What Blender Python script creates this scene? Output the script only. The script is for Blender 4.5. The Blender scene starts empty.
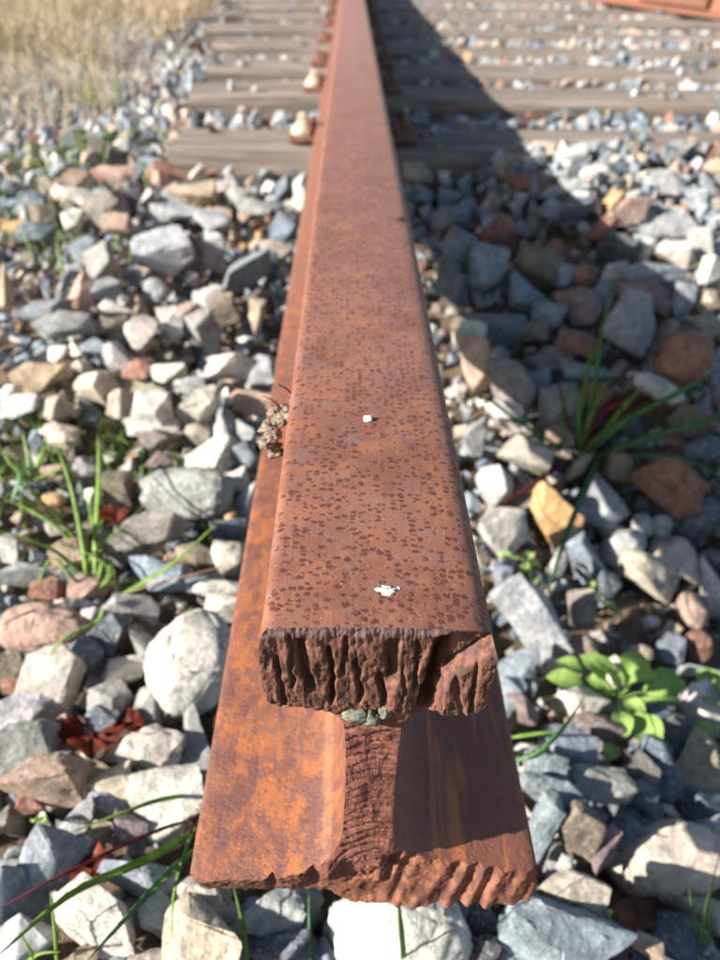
import bpy, bmesh, math, random
import numpy as np
from mathutils import Vector, Matrix

random.seed(7); rng = np.random.default_rng(7)
S = bpy.context.scene
C = S.collection
PI = math.pi

# ------------------------------------------------------------------ camera
# rail frame: X right, Y along the rail away from its cut end, Z up; rail foot bottom is Z = 0
CAM = np.array([-0.01047, -0.14359, 0.33339]); PITCH, YAW, ROLL, FPX = 0.65033, 0.02665, 0.02642, 727.79
_f = np.array([math.sin(YAW)*math.cos(PITCH), math.cos(YAW)*math.cos(PITCH), -math.sin(PITCH)])
_r = np.array([math.cos(YAW), -math.sin(YAW), 0.0]); _u = np.cross(_r, _f)
CR = math.cos(ROLL)*_r + math.sin(ROLL)*_u; CU = -math.sin(ROLL)*_r + math.cos(ROLL)*_u; CF = _f
cam_d = bpy.data.cameras.new('camera'); cam = bpy.data.objects.new('camera', cam_d); C.objects.link(cam)
cam.matrix_world = Matrix(((CR[0], CU[0], -CF[0], CAM[0]), (CR[1], CU[1], -CF[1], CAM[1]), (CR[2], CU[2], -CF[2], CAM[2]), (0, 0, 0, 1)))
cam_d.sensor_fit = 'VERTICAL'; cam_d.sensor_height = 24; cam_d.sensor_width = 18; cam_d.lens = 24*FPX/960
cam_d.clip_start = 0.01; cam_d.clip_end = 500
cam_d.dof.use_dof = True; cam_d.dof.focus_distance = 0.245; cam_d.dof.aperture_fstop = 7.2
S.camera = cam

# ------------------------------------------------------------------ sky, sun, exposure
SUN = Vector((1.0, 0.31, -0.55)).normalized()            # direction the light travels
W = bpy.data.worlds.new('World'); S.world = W; W.use_nodes = True
wn = W.node_tree; bg = wn.nodes['Background']
sky = wn.nodes.new('ShaderNodeTexSky'); sky.sky_type = 'NISHITA'; sky.sun_disc = False
sky.sun_elevation = math.asin(-SUN.z); sky.sun_rotation = math.atan2(-SUN.x, -SUN.y)
wn.links.new(sky.outputs[0], bg.inputs['Color']); bg.inputs['Strength'].default_value = 0.068
sd = bpy.data.lights.new('sun', 'SUN'); sd.energy = 5.0; sd.angle = math.radians(0.53); sd.color = (1.0, 0.95, 0.88)
so = bpy.data.objects.new('sun', sd); C.objects.link(so); so.rotation_mode = 'QUATERNION'; so.rotation_quaternion = SUN.to_track_quat('-Z', 'Y')
so.location = (-3, -1, 3)
S.view_settings.view_transform = 'Standard'; S.view_settings.look = 'None'; S.view_settings.gamma = 1; S.view_settings.use_curve_mapping = False
S.view_settings.exposure = 1.18

# ------------------------------------------------------------------ helpers
def px(x, y, z):                                          # photo point -> place at height z
    d = CR*(x-360)/FPX - CU*(y-480)/FPX + CF
    return CAM + d*((z-CAM[2])/d[2])
def depth(P): return float(np.dot(np.array(P)-CAM, CF))
def to_px(P):
    q = np.array(P)-CAM; w = q@CF
    return 360+FPX*(q@CR)/w, 480-FPX*(q@CU)/w, w
CTRL = np.array([(.12,-.15,-.13),(.12,0,-.125),(.3,-.1,-.16),(.5,-.1,-.18),(.6,.45,-.16),(.7,.2,-.2),
 (.15,.6,-.145),(.4,.66,-.1),(.15,.8,-.125),(.45,.9,-.07),(.15,1.05,-.08),(.6,1.1,-.055),(1,1.1,-.05),(.9,.5,-.1),
 (0,-.3,-.13),(0,-.1,-.125),(0,.2,-.14),(0,.6,-.14),(0,1,-.09),(0,1.2,-.05),(.45,1.24,-.004),(.75,1.26,.006),(1.1,1.26,.006),(-.3,1.22,-.05),(-.15,-.2,-.12),(-.15,0,-.115),(-.15,.3,-.115),(-.15,.6,-.09),(-.15,.9,-.075),(-.15,1.1,-.06),
 (-.4,.1,-.1),(-.4,.4,-.09),(-.4,.8,-.06),(-.6,1.2,-.08),(-1.2,1.5,-.13),(-1,.5,-.1),(0,1.7,-.045),(.8,1.5,-.045),(-.3,1.7,-.05),(-.9,2.2,-.12),(.9,2.2,-.045),(0,2.6,-.045),
 (1.2,3,-.045),(0,3.5,-.045),(-.35,2.6,-.05),(-1,3,-.13),(-.35,3.8,-.05),(-2,4,-.15),(1.4,5,-.05),(0,5.5,-.05),(-1,5,-.13),(3,5,-.06),(3,2,-.06),(-3,2,-.15)])
# places read off the photograph: x, y; ballast height is shaped so sun under the rail lights the hollow right of its end
CTRL = np.concatenate([CTRL, [px(*q) for q in ((650,620,-.262),(620,600,-.25),(690,640,-.282),(655,575,-.272),(700,575,-.292),(705,690,-.275),(700,770,-.25),(660,850,-.22),(700,930,-.21),(593,500,-.242),(557,520,-.215),(530,560,-.205),(521,453,-.18),
 (623,549,-.252),(640,520,-.25),(663,480,-.18),(684,362,-.125),(627,327,-.12),(529,625,-.198),(585,655,-.222),(577,704,-.20),(553,790,-.15),(600,765,-.17),(563,935,-.145),(505,540,-.182),(475,400,-.15),(640,420,-.145),(715,460,-.17))]])
def terr(x, y):
    x = np.asarray(x, float); y = np.asarray(y, float)
    d = (x[..., None]-CTRL[:, 0])**2 + (y[..., None]-CTRL[:, 1])**2
    w = 1/(d+.002)**2.0
    return (w*CTRL[:, 2]).sum(-1)/w.sum(-1)
def _h(i, j, k, s):
    v = np.sin(i*127.1+j*311.7+k*74.7+s*53.3)*43758.5453
    return v-np.floor(v)
def vnoise(x, y, z=0.0, s=0):
    x, y, z = np.broadcast_arrays(np.asarray(x, float), np.asarray(y, float), np.asarray(z, float))
    i, j, k = np.floor(x), np.floor(y), np.floor(z); a, b, c = x-i, y-j, z-k
    a, b, c = [t*t*(3-2*t) for t in (a, b, c)]
    r = 0
    for di in (0, 1):
        for dj in (0, 1):
            for dk in (0, 1):
                r = r + _h(i+di, j+dj, k+dk, s)*(a if di else 1-a)*(b if dj else 1-b)*(c if dk else 1-c)
    return r*2-1
def fbm(x, y, z=0.0, s=0, o=4):
    r = 0; a = 1; x, y, z = np.asarray(x, float), np.asarray(y, float), np.asarray(z, float)
    for q in range(o):
        r = r + a*vnoise(x, y, z, s+q*7); a *= .5
        x, y, z = 2*(.8*x-.6*y)+3.1, 2*(.6*x+.8*y)+1.7, 2*z+5.3          # turned octaves: no lattice lines
    return r/1.9
def link(name, me, m=None, parent=None, smooth=True, sharp=None):
    o = bpy.data.objects.new(name, me); C.objects.link(o)
    if m and not me.materials: me.materials.append(m)
    if smooth: me.shade_smooth()
    if smooth and sharp: me.set_sharp_from_angle(angle=math.radians(sharp))
    if parent: o.parent = parent
    return o
def mesh(name, v, f):
    me = bpy.data.meshes.new(name); me.from_pydata([tuple(map(float, p)) for p in v], [], f); me.update(); return me
def bm_mesh(name, bm):
    me = bpy.data.meshes.new(name); bm.to_mesh(me); bm.free(); return me
def empty(name, loc=(0, 0, 0)):
    o = bpy.data.objects.new(name, None); C.objects.link(o); o.location = loc; o.empty_display_size = .02; return o
def tag(o, label=None, cat=None, group=None, kind=None):
    if label: o['label'] = label
    if cat: o['category'] = cat
    if group: o['group'] = group
    if kind: o['kind'] = kind
    return o

# node shorthand
class NT:
    def __init__(s, name):
        s.m = bpy.data.materials.new(name); s.m.use_nodes = True; s.t = s.m.node_tree; s.b = s.t.nodes['Principled BSDF']; s.b.inputs['Specular IOR Level'].default_value = .3
    def put(s, sock, v):
        if isinstance(v, bpy.types.NodeSocket): s.t.links.new(v, sock)
        elif v is not None:
            if isinstance(v, (tuple, list)) and len(v) == 3 and sock.type == 'RGBA': v = (*v, 1)
            sock.default_value = v
    def n(s, typ, ins=None, **kw):
        nd = s.t.nodes.new(typ)
        for k, v in kw.items(): setattr(nd, k, v)
        for k, v in (ins or {}).items(): s.put(nd.inputs[k], v)
        return nd
    def pos(s): return s.n('ShaderNodeNewGeometry').outputs['Position']
    def obj(s): return s.n('ShaderNodeTexCoord').outputs['Object']
    def noise(s, vec, scale, detail=4, rough=.6, dist=0): return s.n('ShaderNodeTexNoise', {'Vector': vec, 'Scale': scale, 'Detail': detail, 'Roughness': rough, 'Distortion': dist}).outputs['Fac']
    def vor(s, vec, scale, rnd=1, out='Distance'): return s.n('ShaderNodeTexVoronoi', {'Vector': vec, 'Scale': scale, 'Randomness': rnd}).outputs[out]
    def math(s, op, a, b=None, clamp=False):
        nd = s.n('ShaderNodeMath', {0: a}, operation=op, use_clamp=clamp)
        if b is not None: s.put(nd.inputs[1], b)
        return nd.outputs[0]
    def ramp(s, v, a, b, lo=0.0, hi=1.0): return s.n('ShaderNodeMapRange', {'Value': v, 'From Min': a, 'From Max': b, 'To Min': lo, 'To Max': hi}, interpolation_type='SMOOTHSTEP').outputs[0]
    def mix(s, f, a, b, mode='MIX'):
        nd = s.n('ShaderNodeMix', data_type='RGBA', blend_type=mode)
        s.put(nd.inputs[0], f); s.put(nd.inputs[6], a); s.put(nd.inputs[7], b); return nd.outputs[2]
    def vscale(s, v, sc): return s.n('ShaderNodeMapping', {'Vector': v, 'Scale': sc}).outputs[0]
    def bump(s, h, strength=.5, dist=.001, norm=None): return s.n('ShaderNodeBump', {'Height': h, 'Strength': strength, 'Distance': dist, 'Normal': norm}).outputs[0]
    def sep(s, v): return s.n('ShaderNodeSeparateXYZ', {0: v}).outputs
    def out(s, col, rough=.85, normal=None, spec=None):
        s.put(s.b.inputs['Base Color'], col); s.put(s.b.inputs['Roughness'], rough)
        if normal: s.put(s.b.inputs['Normal'], normal)
        if spec is not None: s.b.inputs['Specular IOR Level'].default_value = spec
        return s.m

# ------------------------------------------------------------------ materials
def mat_rust():
    n = NT('rusted_steel'); P = n.obj(); X, Y, Z = n.sep(P)[0:3]
    big = n.noise(P, 28, 5, .65); mid = n.noise(P, 110, 5, .65); fine = n.noise(P, 900, 4, .7)
    # running surface: brown-pink rust, bluish patches, small dark red pits
    top = n.mix(n.ramp(big, .35, .65), (.180, .064, .036), (.245, .097, .060))
    top = n.mix(n.ramp(mid, .5, .72, 0, .7), top, (.170, .098, .088))
    top = n.mix(n.ramp(n.noise(P, 60, 4, .6), .50, .70, 0, .65), top, (.30, .108, .042))
    gate = n.ramp(n.noise(P, 50, 3, .5), .28, .46, .7, 1)
    wob = n.mix(.0009, P, n.n('ShaderNodeTexNoise', {'Vector': P, 'Scale': 620}).outputs['Color'], 'LINEAR_LIGHT'); wob = n.vscale(wob, (.80, 1.05, 1))
    vd = n.n('ShaderNodeTexVoronoi', {'Vector': wob, 'Scale': 440, 'Randomness': .85}); rr = n.ramp(n.sep(vd.outputs['Color'])[0], 0, .8, .12, .52)
    dd = n.math('SUBTRACT', rr, vd.outputs['Distance'])
    pit = n.math('MULTIPLY', n.ramp(n.math('ADD', dd, n.math('MULTIPLY', n.math('SUBTRACT', n.noise(P, 900, 3, .7), .5), .5)), -.08, .16), gate); core = n.math('MULTIPLY', n.ramp(dd, .05, .28), gate)
    top = n.mix(n.math('MULTIPLY', pit, .80), top, (.125, .028, .014))
    top = n.mix(n.math('MULTIPLY', core, .7), top, (.06, .016, .010))
    top = n.mix(n.ramp(fine, .58, .75, 0, .4), top, (.10, .04, .03))
    top = n.mix(n.ramp(n.noise(P, 1500, 2, .5), .62, .75, 0, .5), top, (.58, .36, .25))
    top = n.mix(n.ramp(Y, .35, 1.6, 0, .65), top, (.31, .145, .100))  # paler pink farther along: grazing sheen painted into the rust colour
    # foot: orange bloom in streaks over purple-brown scale
    st = n.noise(n.vscale(P, (90, 60, 30)), 1, 8, .72, .25)
    foot = n.mix(n.ramp(st, .42, .62), (.120, .044, .032), (.31, .100, .028))
    foot = n.mix(n.ramp(n.noise(P, 38, 4, .6), .42, .66, 0, .6), foot, (.21, .08, .04))
    foot = n.mix(n.ramp(n.noise(n.vscale(P, (150, 110, 120)), 1, 6, .75), .52, .64, 0, .8), foot, (.10, .05, .048))
    foot = n.mix(n.ramp(fine, .55, .74, 0, .6), foot, (.075, .035, .025))
    foot = n.mix(n.ramp(n.noise(P, 1300, 3, .6), .58, .72, 0, .5), foot, (.40, .16, .06))
    foot = n.mix(n.math('MULTIPLY', n.ramp(n.math('ABSOLUTE', n.math('ADD', X, .0165)), .001, .003, .32, 0), n.ramp(st, .3, .6, .3, 1)), foot, (.40, .20, .095))
    right = n.mix(n.ramp(n.noise(n.vscale(P, (110, 14, 60)), 1, 4, .6, .5), .52, .68), (.24, .088, .056), (.56, .19, .07))  # right half of the foot: rust colour brightened in place of sky fill
    foot = n.mix(n.ramp(X, .002, .012, 0, .7), foot, right)
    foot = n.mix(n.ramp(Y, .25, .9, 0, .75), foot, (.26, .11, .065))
    k = n.ramp(n.math('ADD', Z, n.math('MULTIPLY', big, .01)), .055, .13)
    col = n.mix(k, foot, top)
    # the low sides of the head carry more orange
    side = n.ramp(n.math('ABSOLUTE', X), .0335, .0355, 0, .35)
    col = n.mix(n.math('MULTIPLY', side, k), col, (.36, .14, .055))
    hgt = n.math('ADD', n.math('MULTIPLY', mid, .5), n.math('MULTIPLY', fine, .35))
    hgt = n.math('SUBTRACT', hgt, n.math('MULTIPLY', pit, .5))
    n.b.inputs['Sheen Weight'].default_value = .05; n.b.inputs['Sheen Roughness'].default_value = .45; n.b.inputs['Sheen Tint'].default_value = (1, .86, .82, 1)
    nb = n.bump(hgt, .5, .0007); nb = n.bump(n.noise(P, 2600, 3, .6), .35, .0003, nb)
    return n.out(col, n.ramp(mid, .3, .7, .48, .68), nb, .5)
def mat_cut():
    n = NT('torch_cut_steel'); P = n.obj(); X, Y, Z = n.sep(P)[0:3]
    a = n.noise(n.vscale(P, (300, 300, 90)), 1, 6, .7); b = n.noise(P, 160, 5, .7); f = n.noise(P, 1300, 4, .7)
    head = n.mix(n.ramp(a, .38, .62), (.060, .027, .019), (.215, .092, .058))
    head = n.mix(n.ramp(b, .52, .7, 0, .8), head, (.12, .07, .06))
    head = n.mix(n.ramp(n.noise(P, 90, 3, .5), .58, .7, 0, .6), head, (.27, .15, .08))
    head = n.mix(n.ramp(Z, .1635, .168, 0, .75), head, (.21, .14, .135))
    web = n.mix(n.ramp(n.noise(n.vscale(P, (60, 200, 500)), 1, 5, .7), .38, .62), (.12, .042, .030), (.25, .098, .066))
    foot = n.mix(n.ramp(b, .4, .62), (.11, .042, .028), (.28, .108, .055))
    foot = n.mix(n.ramp(n.math('MULTIPLY', X, -1), .0, .02, 0, .5), foot, (.12, .05, .035))
    col = n.mix(n.ramp(Z, .124, .132), n.mix(n.ramp(Z, .015, .03), foot, web), head)
    col = n.mix(n.ramp(f, .56, .72, 0, .6), col, (.07, .03, .025))
    col = n.mix(n.ramp(n.noise(P, 2200, 2, .5), .64, .74, 0, .5), col, (.48, .28, .2))
    nb = n.bump(n.math('ADD', n.math('MULTIPLY', n.math('MULTIPLY', a, .8), n.ramp(Z, .124, .132)), n.math('ADD', b, n.math('MULTIPLY', f, .4))), .7, .0010)
    nb = n.bump(n.noise(P, 3000, 3, .6), .4, .0003, nb)
    return n.out(col, .7, nb, .35)
def mat_stone(stuff):
    n = NT('ballast_rock' + ('_small' if stuff else '')); P = n.pos()
    if stuff:
        at = n.n('ShaderNodeAttribute', attribute_name='tint'); base, spk, rnd = at.outputs['Color'], at.outputs['Alpha'], None
        V = P
    else:
        oi = n.n('ShaderNodeObjectInfo'); base, spk = oi.outputs['Color'], oi.outputs['Alpha']
        V = n.n('ShaderNodeVectorMath', {0: P, 1: n.n('ShaderNodeCombineXYZ', {0: n.math('MULTIPLY', oi.outputs['Random'], 7.3), 1: n.math('MULTIPLY', oi.outputs['Random'], 3.1), 2: oi.outputs['Random']}).outputs[0]}, operation='ADD').outputs[0]
    m1 = n.noise(V, 55, 5, .65, .6); m2 = n.noise(V, 240, 5, .7); f = n.noise(V, 1400, 3, .7)
    br = n.ramp(m1, .3, .7, .62, 1.25)
    col = n.mix(1.0, base, n.n('ShaderNodeCombineXYZ', {0: br, 1: br, 2: br}).outputs[0], 'MULTIPLY')
    col = n.mix(n.ramp(m2, .50, .70, 0, .6), col, n.mix(.7, base, (.72, .70, .64)))              # pale flecks
    col = n.mix(n.ramp(n.noise(V, 34, 5, .65), .54, .72, 0, .38), col, (.40, .28, .18))            # iron stain
    sp = n.math('MULTIPLY', n.ramp(n.noise(V, 420, 4, .75), .50, .62), spk)
    col = n.mix(n.math('MULTIPLY', sp, .55), col, (.10, .10, .10))                                # dark crystals of the speckled kinds
    col = n.mix(n.ramp(f, .58, .72, 0, .4), col, n.mix(.6, base, (.03, .03, .03)))
    col = n.mix(n.ramp(n.noise(V, 95, 5, .75, .5), .54, .64, 0, .5), col, n.mix(.55, base, (.09, .08, .07)))
    vein = n.ramp(n.math('ABSOLUTE', n.math('SUBTRACT', n.noise(V, 26, 3, .5, 1.2), .5)), .0, .012, .35, 0)
    col = n.mix(vein, col, (.6, .58, .54))
    h = n.math('ADD', n.math('MULTIPLY', m2, .9), n.math('MULTIPLY', f, .3)); h = n.math('ADD', h, m1); h = n.math('ADD', h, n.math('MULTIPLY', n.vor(V, 120), .55))
    return n.out(col, .8, n.bump(h, .9, .0032), .3)
def mat_soil():
    n = NT('dry_soil'); P = n.pos()
    a = n.noise(P, 30, 6, .7); b = n.noise(P, 300, 5, .75)
    col = n.mix(n.ramp(a, .35, .65), (.15, .105, .07), (.31, .225, .15)); col = n.mix(n.ramp(b, .5, .7, 0, .7), col, (.50, .40, .29)); col = n.mix(n.ramp(b, .5, .3, 0, .6), col, (.06, .04, .03))
    return n.out(col, .95, n.bump(n.math('ADD', a, b), 1, .006), .15)
def mat_wood():
    n = NT('weathered_timber'); P = n.obj()
    g = n.noise(n.vscale(P, (3, 90, 90)), 1, 6, .7, .3); g2 = n.noise(n.vscale(P, (8, 260, 260)), 1, 4, .7)
    col = n.mix(n.ramp(g, .35, .68), (.13, .108, .09), (.38, .315, .265)); col = n.mix(n.ramp(g2, .55, .7, 0, .6), col, (.08, .06, .05))
    col = n.mix(n.ramp(n.noise(P, 4, 4, .6), .5, .7, 0, .6), col, (.27, .20, .14))
    return n.out(col, .9, n.bump(n.math('ADD', g, g2), .8, .004), .2)
def mat_plain(name, c1, c2, scale=60, rough=.8, bump=.4, spec=.3, dist=.002, c3=None):
    n = NT(name); P = n.pos(); a = n.noise(P, scale, 5, .7)
    col = n.mix(n.ramp(a, .38, .62), c1, c2)
    if c3: col = n.mix(n.ramp(n.noise(P, scale*2.3, 4, .6), .55, .68, 0, .8), col, c3)
    return n.out(col, rough, n.bump(a, bump, dist), spec)
def mat_leafy(name, c1, c2, trans=.35, scale=90, rib=False):
    n = NT(name); P = n.obj(); a = n.noise(P, scale, 3, .6)
    col = n.mix(n.ramp(a, .35, .65), c1, c2)
    if rib:                                              # pale midrib and faint side veins along the leaf's own axis
        X, Y, Z = n.sep(P)[0:3]; ay = n.math('ABSOLUTE', Y)
        col = n.mix(n.ramp(ay, .0002, .0007, .7, 0), col, (.50, .60, .28))
        vn = n.math('SINE', n.math('MULTIPLY', n.math('SUBTRACT', X, ay), 2200)); col = n.mix(n.ramp(vn, .8, 1, 0, .3), col, (.42, .54, .2))
        col = n.mix(n.ramp(n.noise(P, 260, 4, .7), .6, .72, 0, .5), col, (.34, .30, .10))
    n.out(col, .6 if rib else .5, n.bump(a, .2, .001), .3)
    tr = n.n('ShaderNodeBsdfTranslucent', {'Color': n.mix(.5, col, (c2[0]*1.3, c2[1]*1.3, c2[2]*.8))})
    mx = n.n('ShaderNodeMixShader', {0: trans, 1: n.b.outputs[0], 2: tr.outputs[0]})
    n.t.links.new(mx.outputs[0], n.t.nodes['Material Output'].inputs[0])
    return n.m
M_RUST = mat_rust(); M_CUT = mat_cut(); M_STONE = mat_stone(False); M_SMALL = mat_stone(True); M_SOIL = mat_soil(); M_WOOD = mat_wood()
M_GRASS = mat_leafy('green_blade', (.15, .28, .045), (.28, .42, .09)); M_GRASS2 = mat_leafy('bluish_blade', (.085, .20, .075), (.16, .30, .11)); M_WEED = mat_leafy('verge_green', (.16, .26, .06), (.30, .38, .12))
M_RED = mat_leafy('maroon_stalk', (.16, .03, .045), (.26, .06, .06), .2); M_PINK = mat_leafy('pale_pink_stalk', (.36, .20, .13), (.46, .28, .2), .2)
M_LEAF = mat_leafy('rosette_leaf', (.24, .40, .09), (.40, .56, .16), .35, 140, True)
M_DEAD = mat_leafy('dead_leaf', (.15, .03, .018), (.27, .06, .03), .2, 80); M_DEADB = mat_leafy('dead_leaf_brown', (.13, .05, .03), (.22, .09, .05), .2, 80)
M_STRAW = mat_leafy('straw', (.50, .39, .25), (.68, .55, .38), .25, 10); M_BRUSH = mat_leafy('pale_brush', (.58, .53, .51), (.74, .69, .66), .25, 10)
M_PLATE = mat_plain('rusted_plate', (.12, .055, .038), (.24, .11, .07), 90)
M_CREAM = mat_plain('lichen_coated_screw', (.44, .36, .26), (.64, .56, .44), 120, c3=(.25, .13, .07))
M_MUD = mat_plain('dried_mud', (.24, .18, .13), (.50, .41, .31), 420, .95, 1, .1, .003, (.10, .07, .05))
M_WHITE = mat_plain('white_dropping', (.62, .60, .54), (.46, .43, .37), 300, .8, .6, .3, .001)
M_SLAG = mat_plain('grey_slag', (.09, .10, .075), (.24, .24, .18), 500, .5, .8, .5, .002, (.24, .12, .07))
M_DARK = mat_plain('dark_grit', (.03, .025, .02), (.06, .045, .035), 300)

# ------------------------------------------------------------------ ground sheet
def soil_z(x, y):
    t = terr(x, y)
    px0, py0 = px(655, 625, -.265)[:2]
    hole = np.exp(-(((x-px0)/.085)**2+((y-py0)/.07)**2))
    return t-.040+.036*hole+.004*fbm(x*30, y*30, 0, 3)
def grid_lines(lo, hi, dense_lo, dense_hi, step):
    a = [lo+(dense_lo-lo)*(1-(1-i/26)**.35) if False else dense_lo-(dense_lo-lo)*(i/26)**3 for i in range(26, 0, -1)]
    b = list(np.arange(dense_lo, dense_hi, step)); c = [dense_hi+(hi-dense_hi)*(i/26)**3 for i in range(0, 27)]
    return np.array(a+b+c)
gx = grid_lines(-150, 150, -1.2, 1.5, .014); gy = grid_lines(-150, 250, -.4, 1.6, .014)
XX, YY = np.meshgrid(gx, gy)
ZZ = soil_z(XX, YY); far = np.clip((np.hypot(XX, YY)-6)/10, 0, 1); ZZ = ZZ*(1-far)+(-.12)*far
nx, ny = len(gx), len(gy)
faces = [(j*nx+i, j*nx+i+1, (j+1)*nx+i+1, (j+1)*nx+i) for j in range(ny-1) for i in range(nx-1)]
ground = link('ground', mesh('ground', np.stack([XX.ravel(), YY.ravel(), ZZ.ravel()], 1), faces), M_SOIL)
tag(ground, kind='structure')

# ------------------------------------------------------------------ the rail
PROF = [(.0735, 0), (.0748, .0012), (.075, .003), (.075, .009), (.0745, .0115), (.0725, .0132), (.052, .0165), (.036, .0200), (.0225, .0242), (.0145, .030), (.0112, .038),
        (.0098, .050), (.0092, .068), (.0090, .090), (.0092, .108), (.0097, .118), (.0108, .1235), (.0140, .1268), (.0235, .1288), (.0325, .1302), (.0350, .1320), (.0358, .1350), (.0360, .140), (.0360, .157),
        (.0355, .1615), (.0340, .1655), (.0312, .1678), (.0270, .1688), (.0200, .1691)]
def smooth_prof(P, step):
    P = np.array(P, float)
    for _ in range(2):
        Q = [P[0]]
        for a, b in zip(P[:-1], P[1:]): Q += [a*.75+b*.25, a*.25+b*.75]
        Q.append(P[-1]); P = np.array(Q)
    s = np.r_[0, np.cumsum(np.hypot(*np.diff(P, axis=0).T))]; t = np.linspace(0, s[-1], int(s[-1]/step)+1)
    return np.stack([np.interp(t, s, P[:, 0]), np.interp(t, s, P[:, 1])], 1)
def bumpf(x, c, w): return np.exp(-((x-c)/w)**2)
def sstep(x, a, b): t = np.clip((x-a)/(b-a), 0, 1); return t*t*(3-2*t)
def cut_depth(x, z):                                     # + is into the rail (away from the camera)
    X = x*1000.0; Z = z*1000.0
    # head
    zz = (169.3-Z)
    wv = X + 1.6*fbm(X*.12, Z*.1, 0, 5)
    h = 1.9*fbm(wv*.16, Z*.09, 0, 11, 5) + .9*np.abs(fbm(wv*.5, Z*.12, 0, 23, 3)) + 1.5*fbm(X*.33, Z*.3, 0, 37, 4) + .5*fbm(X*1.4, Z*.6, 0, 31, 3)
    h = h + 1.5*np.abs(fbm(X*.55+.2*Z, Z*.35, 0, 51, 4))**.7 - .5*np.abs(fbm(X*1.1, Z*.8, 0, 52, 3))
    top = sstep(zz, .0, 4)
    h = h*top + .35*vnoise(X*1.9, Z*.12, 0, 44)*sstep(zz, 0, 1.2)*(1-sstep(zz, 4, 9))
    def groove(x0, lean, wd, dp, z0, z1):                # x0 at z=152, lean mm per mm down
        xc = x0 + lean*(152-Z) + .8*vnoise(Z*.25, x0, 0, 3)
        return dp*np.exp(-np.abs((X-xc)/wd)**2.6)*sstep(Z, z0-2, z0+1.5)*(1-sstep(Z, z1-2, z1+2))
    h = h*.62 + .9*np.abs(fbm(X*.75+.05*Z, Z*.09, 0, 57, 4))
    h = h + groove(-22, .08, 1.4, 5.5, 138, 163) + groove(-14, .02, .8, 5, 131, 159) + groove(-30.5, .05, .8, 3, 130, 155) + groove(-6, .06, .7, 3.5, 132, 154) + groove(-26, .0, .6, 2.5, 140, 166)
    h = h + groove(5, -.04, 1.7, 5.5, 144, 163) + groove(1.0, .1, 1.0, 5.5, 130, 146) + groove(12.5, .02, .6, 3, 138, 162) + groove(-10, -.05, .7, 3, 146, 165) + groove(9, .0, .5, 2, 133, 150)
    h = h + groove(18.8, -.12, 2.1, 12, 128, 165)
    blk = sstep(X, 20.3, 22.5)                           # protruding right lump with a diagonal crack over it
    dl = (Z-(149+ (X-22)*1.15))
    h = h + blk*(-4.5*(1-sstep(dl, -3, 3)) + 3.0*sstep(dl, -1, 4)*(1-sstep(Z, 164, 169)) + 5*bumpf(dl, 1.2, 1.2)*(1-sstep(X, 33, 35)))
    h = h + blk*(1-sstep(dl, -4, 0))*(2.2*bumpf(X-.2*(140-Z), 26.5, .8)+2.5*bumpf(X-.05*(140-Z), 31, .6))
    h = h - 2.5*bumpf(X, 8.5, 5)*(1-sstep(Z, 140, 152)) + 1.5*sstep(zz, 10, 40)
    # web
    ph = (Z*1.0 - .34*X + .035*X*X + 3.2*fbm(X*.06, Z*.05, 0, 61))/(5.6)
    saw = ph-np.floor(ph); hs = np.sin(np.floor(ph)*12.9)*.5+.5
    w = (.4+1.6*hs**2)*(saw**2) + 1.3*fbm(X*.22, Z*.16, 0, 71) + .3*fbm(X*.9, Z*.9, 0, 72) + 1.0
    # foot
    slope = -9.0*(1-np.clip(Z/13.5, 0, 1.6))
    pr = (X + .50*(14-Z) + 5.5*fbm(X*.05, 1.3, 0, 81))/9.6; ir = np.floor(pr); sr = pr-ir; hr = np.sin(ir*7.7+2)*.5+.5
    tooth = np.where(sr < .7, sr/.7, (1-sr)/.3); tooth = .35*tooth*tooth*(3-2*tooth)+.65*tooth
    fr = slope*.72 + (1.2+2.2*hr)*tooth - .8 + 1.0*fbm(X*.25, Z*.25, 0, 84) + .5*fbm(X*.9, Z*.9, 0, 83) + 1.6*sstep(X, 50, 72)
    fl = slope*-.32 - 2.6 + 1.0*fbm(X*.16, Z*.12, 0, 91, 4) + .7*fbm(X*.7, Z*.5, 0, 92) + 2.2*bumpf(X, -39, 1.8)*sstep(Z, 3, 10) + 3.0*bumpf(X, -21.5, 2.8)*sstep(Z, 3, 9) + 1.2*np.abs(fbm(X*.3, Z*.3, 0, 98))
    fc = -4.0*(1-np.clip(Z/22, 0, 1)) + 2.2*fbm(X*.2, Z*.2, 0, 95) + 1.0*fbm(X*.8, Z*.8, 0, 96)
    kr = sstep(X, 5, 12); kl = 1-sstep(X, -16, -8)
    f = fr*kr + fl*kl + fc*(1-kr)*(1-kl)
    f = f + 4.5*sstep(np.abs(X), 66, 75.5)**2            # rounded plan corners
    a = sstep(Z, 22, 34); b = sstep(Z, 122, 131)
    return ((f*(1-a)+(w*.8)*a)*(1-b)+(h*.78)*b)/1000.0
R1 = smooth_prof(PROF, .0009); NS = len(R1); NU = 190
U = np.linspace(-1, 1, NU)
CX = R1[:, 0:1]*U[None, :]; CZ = np.repeat(R1[:, 1:2], NU, 1)
lf = np.clip((R1[:, 1:2]-.156)/.004, 0, 1)*.55                 # left shoulder of the head is less worn, squarer
CX = CX - lf*(.0356-R1[:, 0:1])*np.clip(-U[None, :], 0, 1)
CZ[-1] += .0006*(1-U**2)
D = cut_depth(CX, CZ)
capv = np.stack([CX.ravel(), D.ravel(), CZ.ravel()], 1)
capf = [(s*NU+u, s*NU+u+1, (s+1)*NU+u+1, (s+1)*NU+u) for s in range(NS-1) for u in range(NU-1)]
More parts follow.
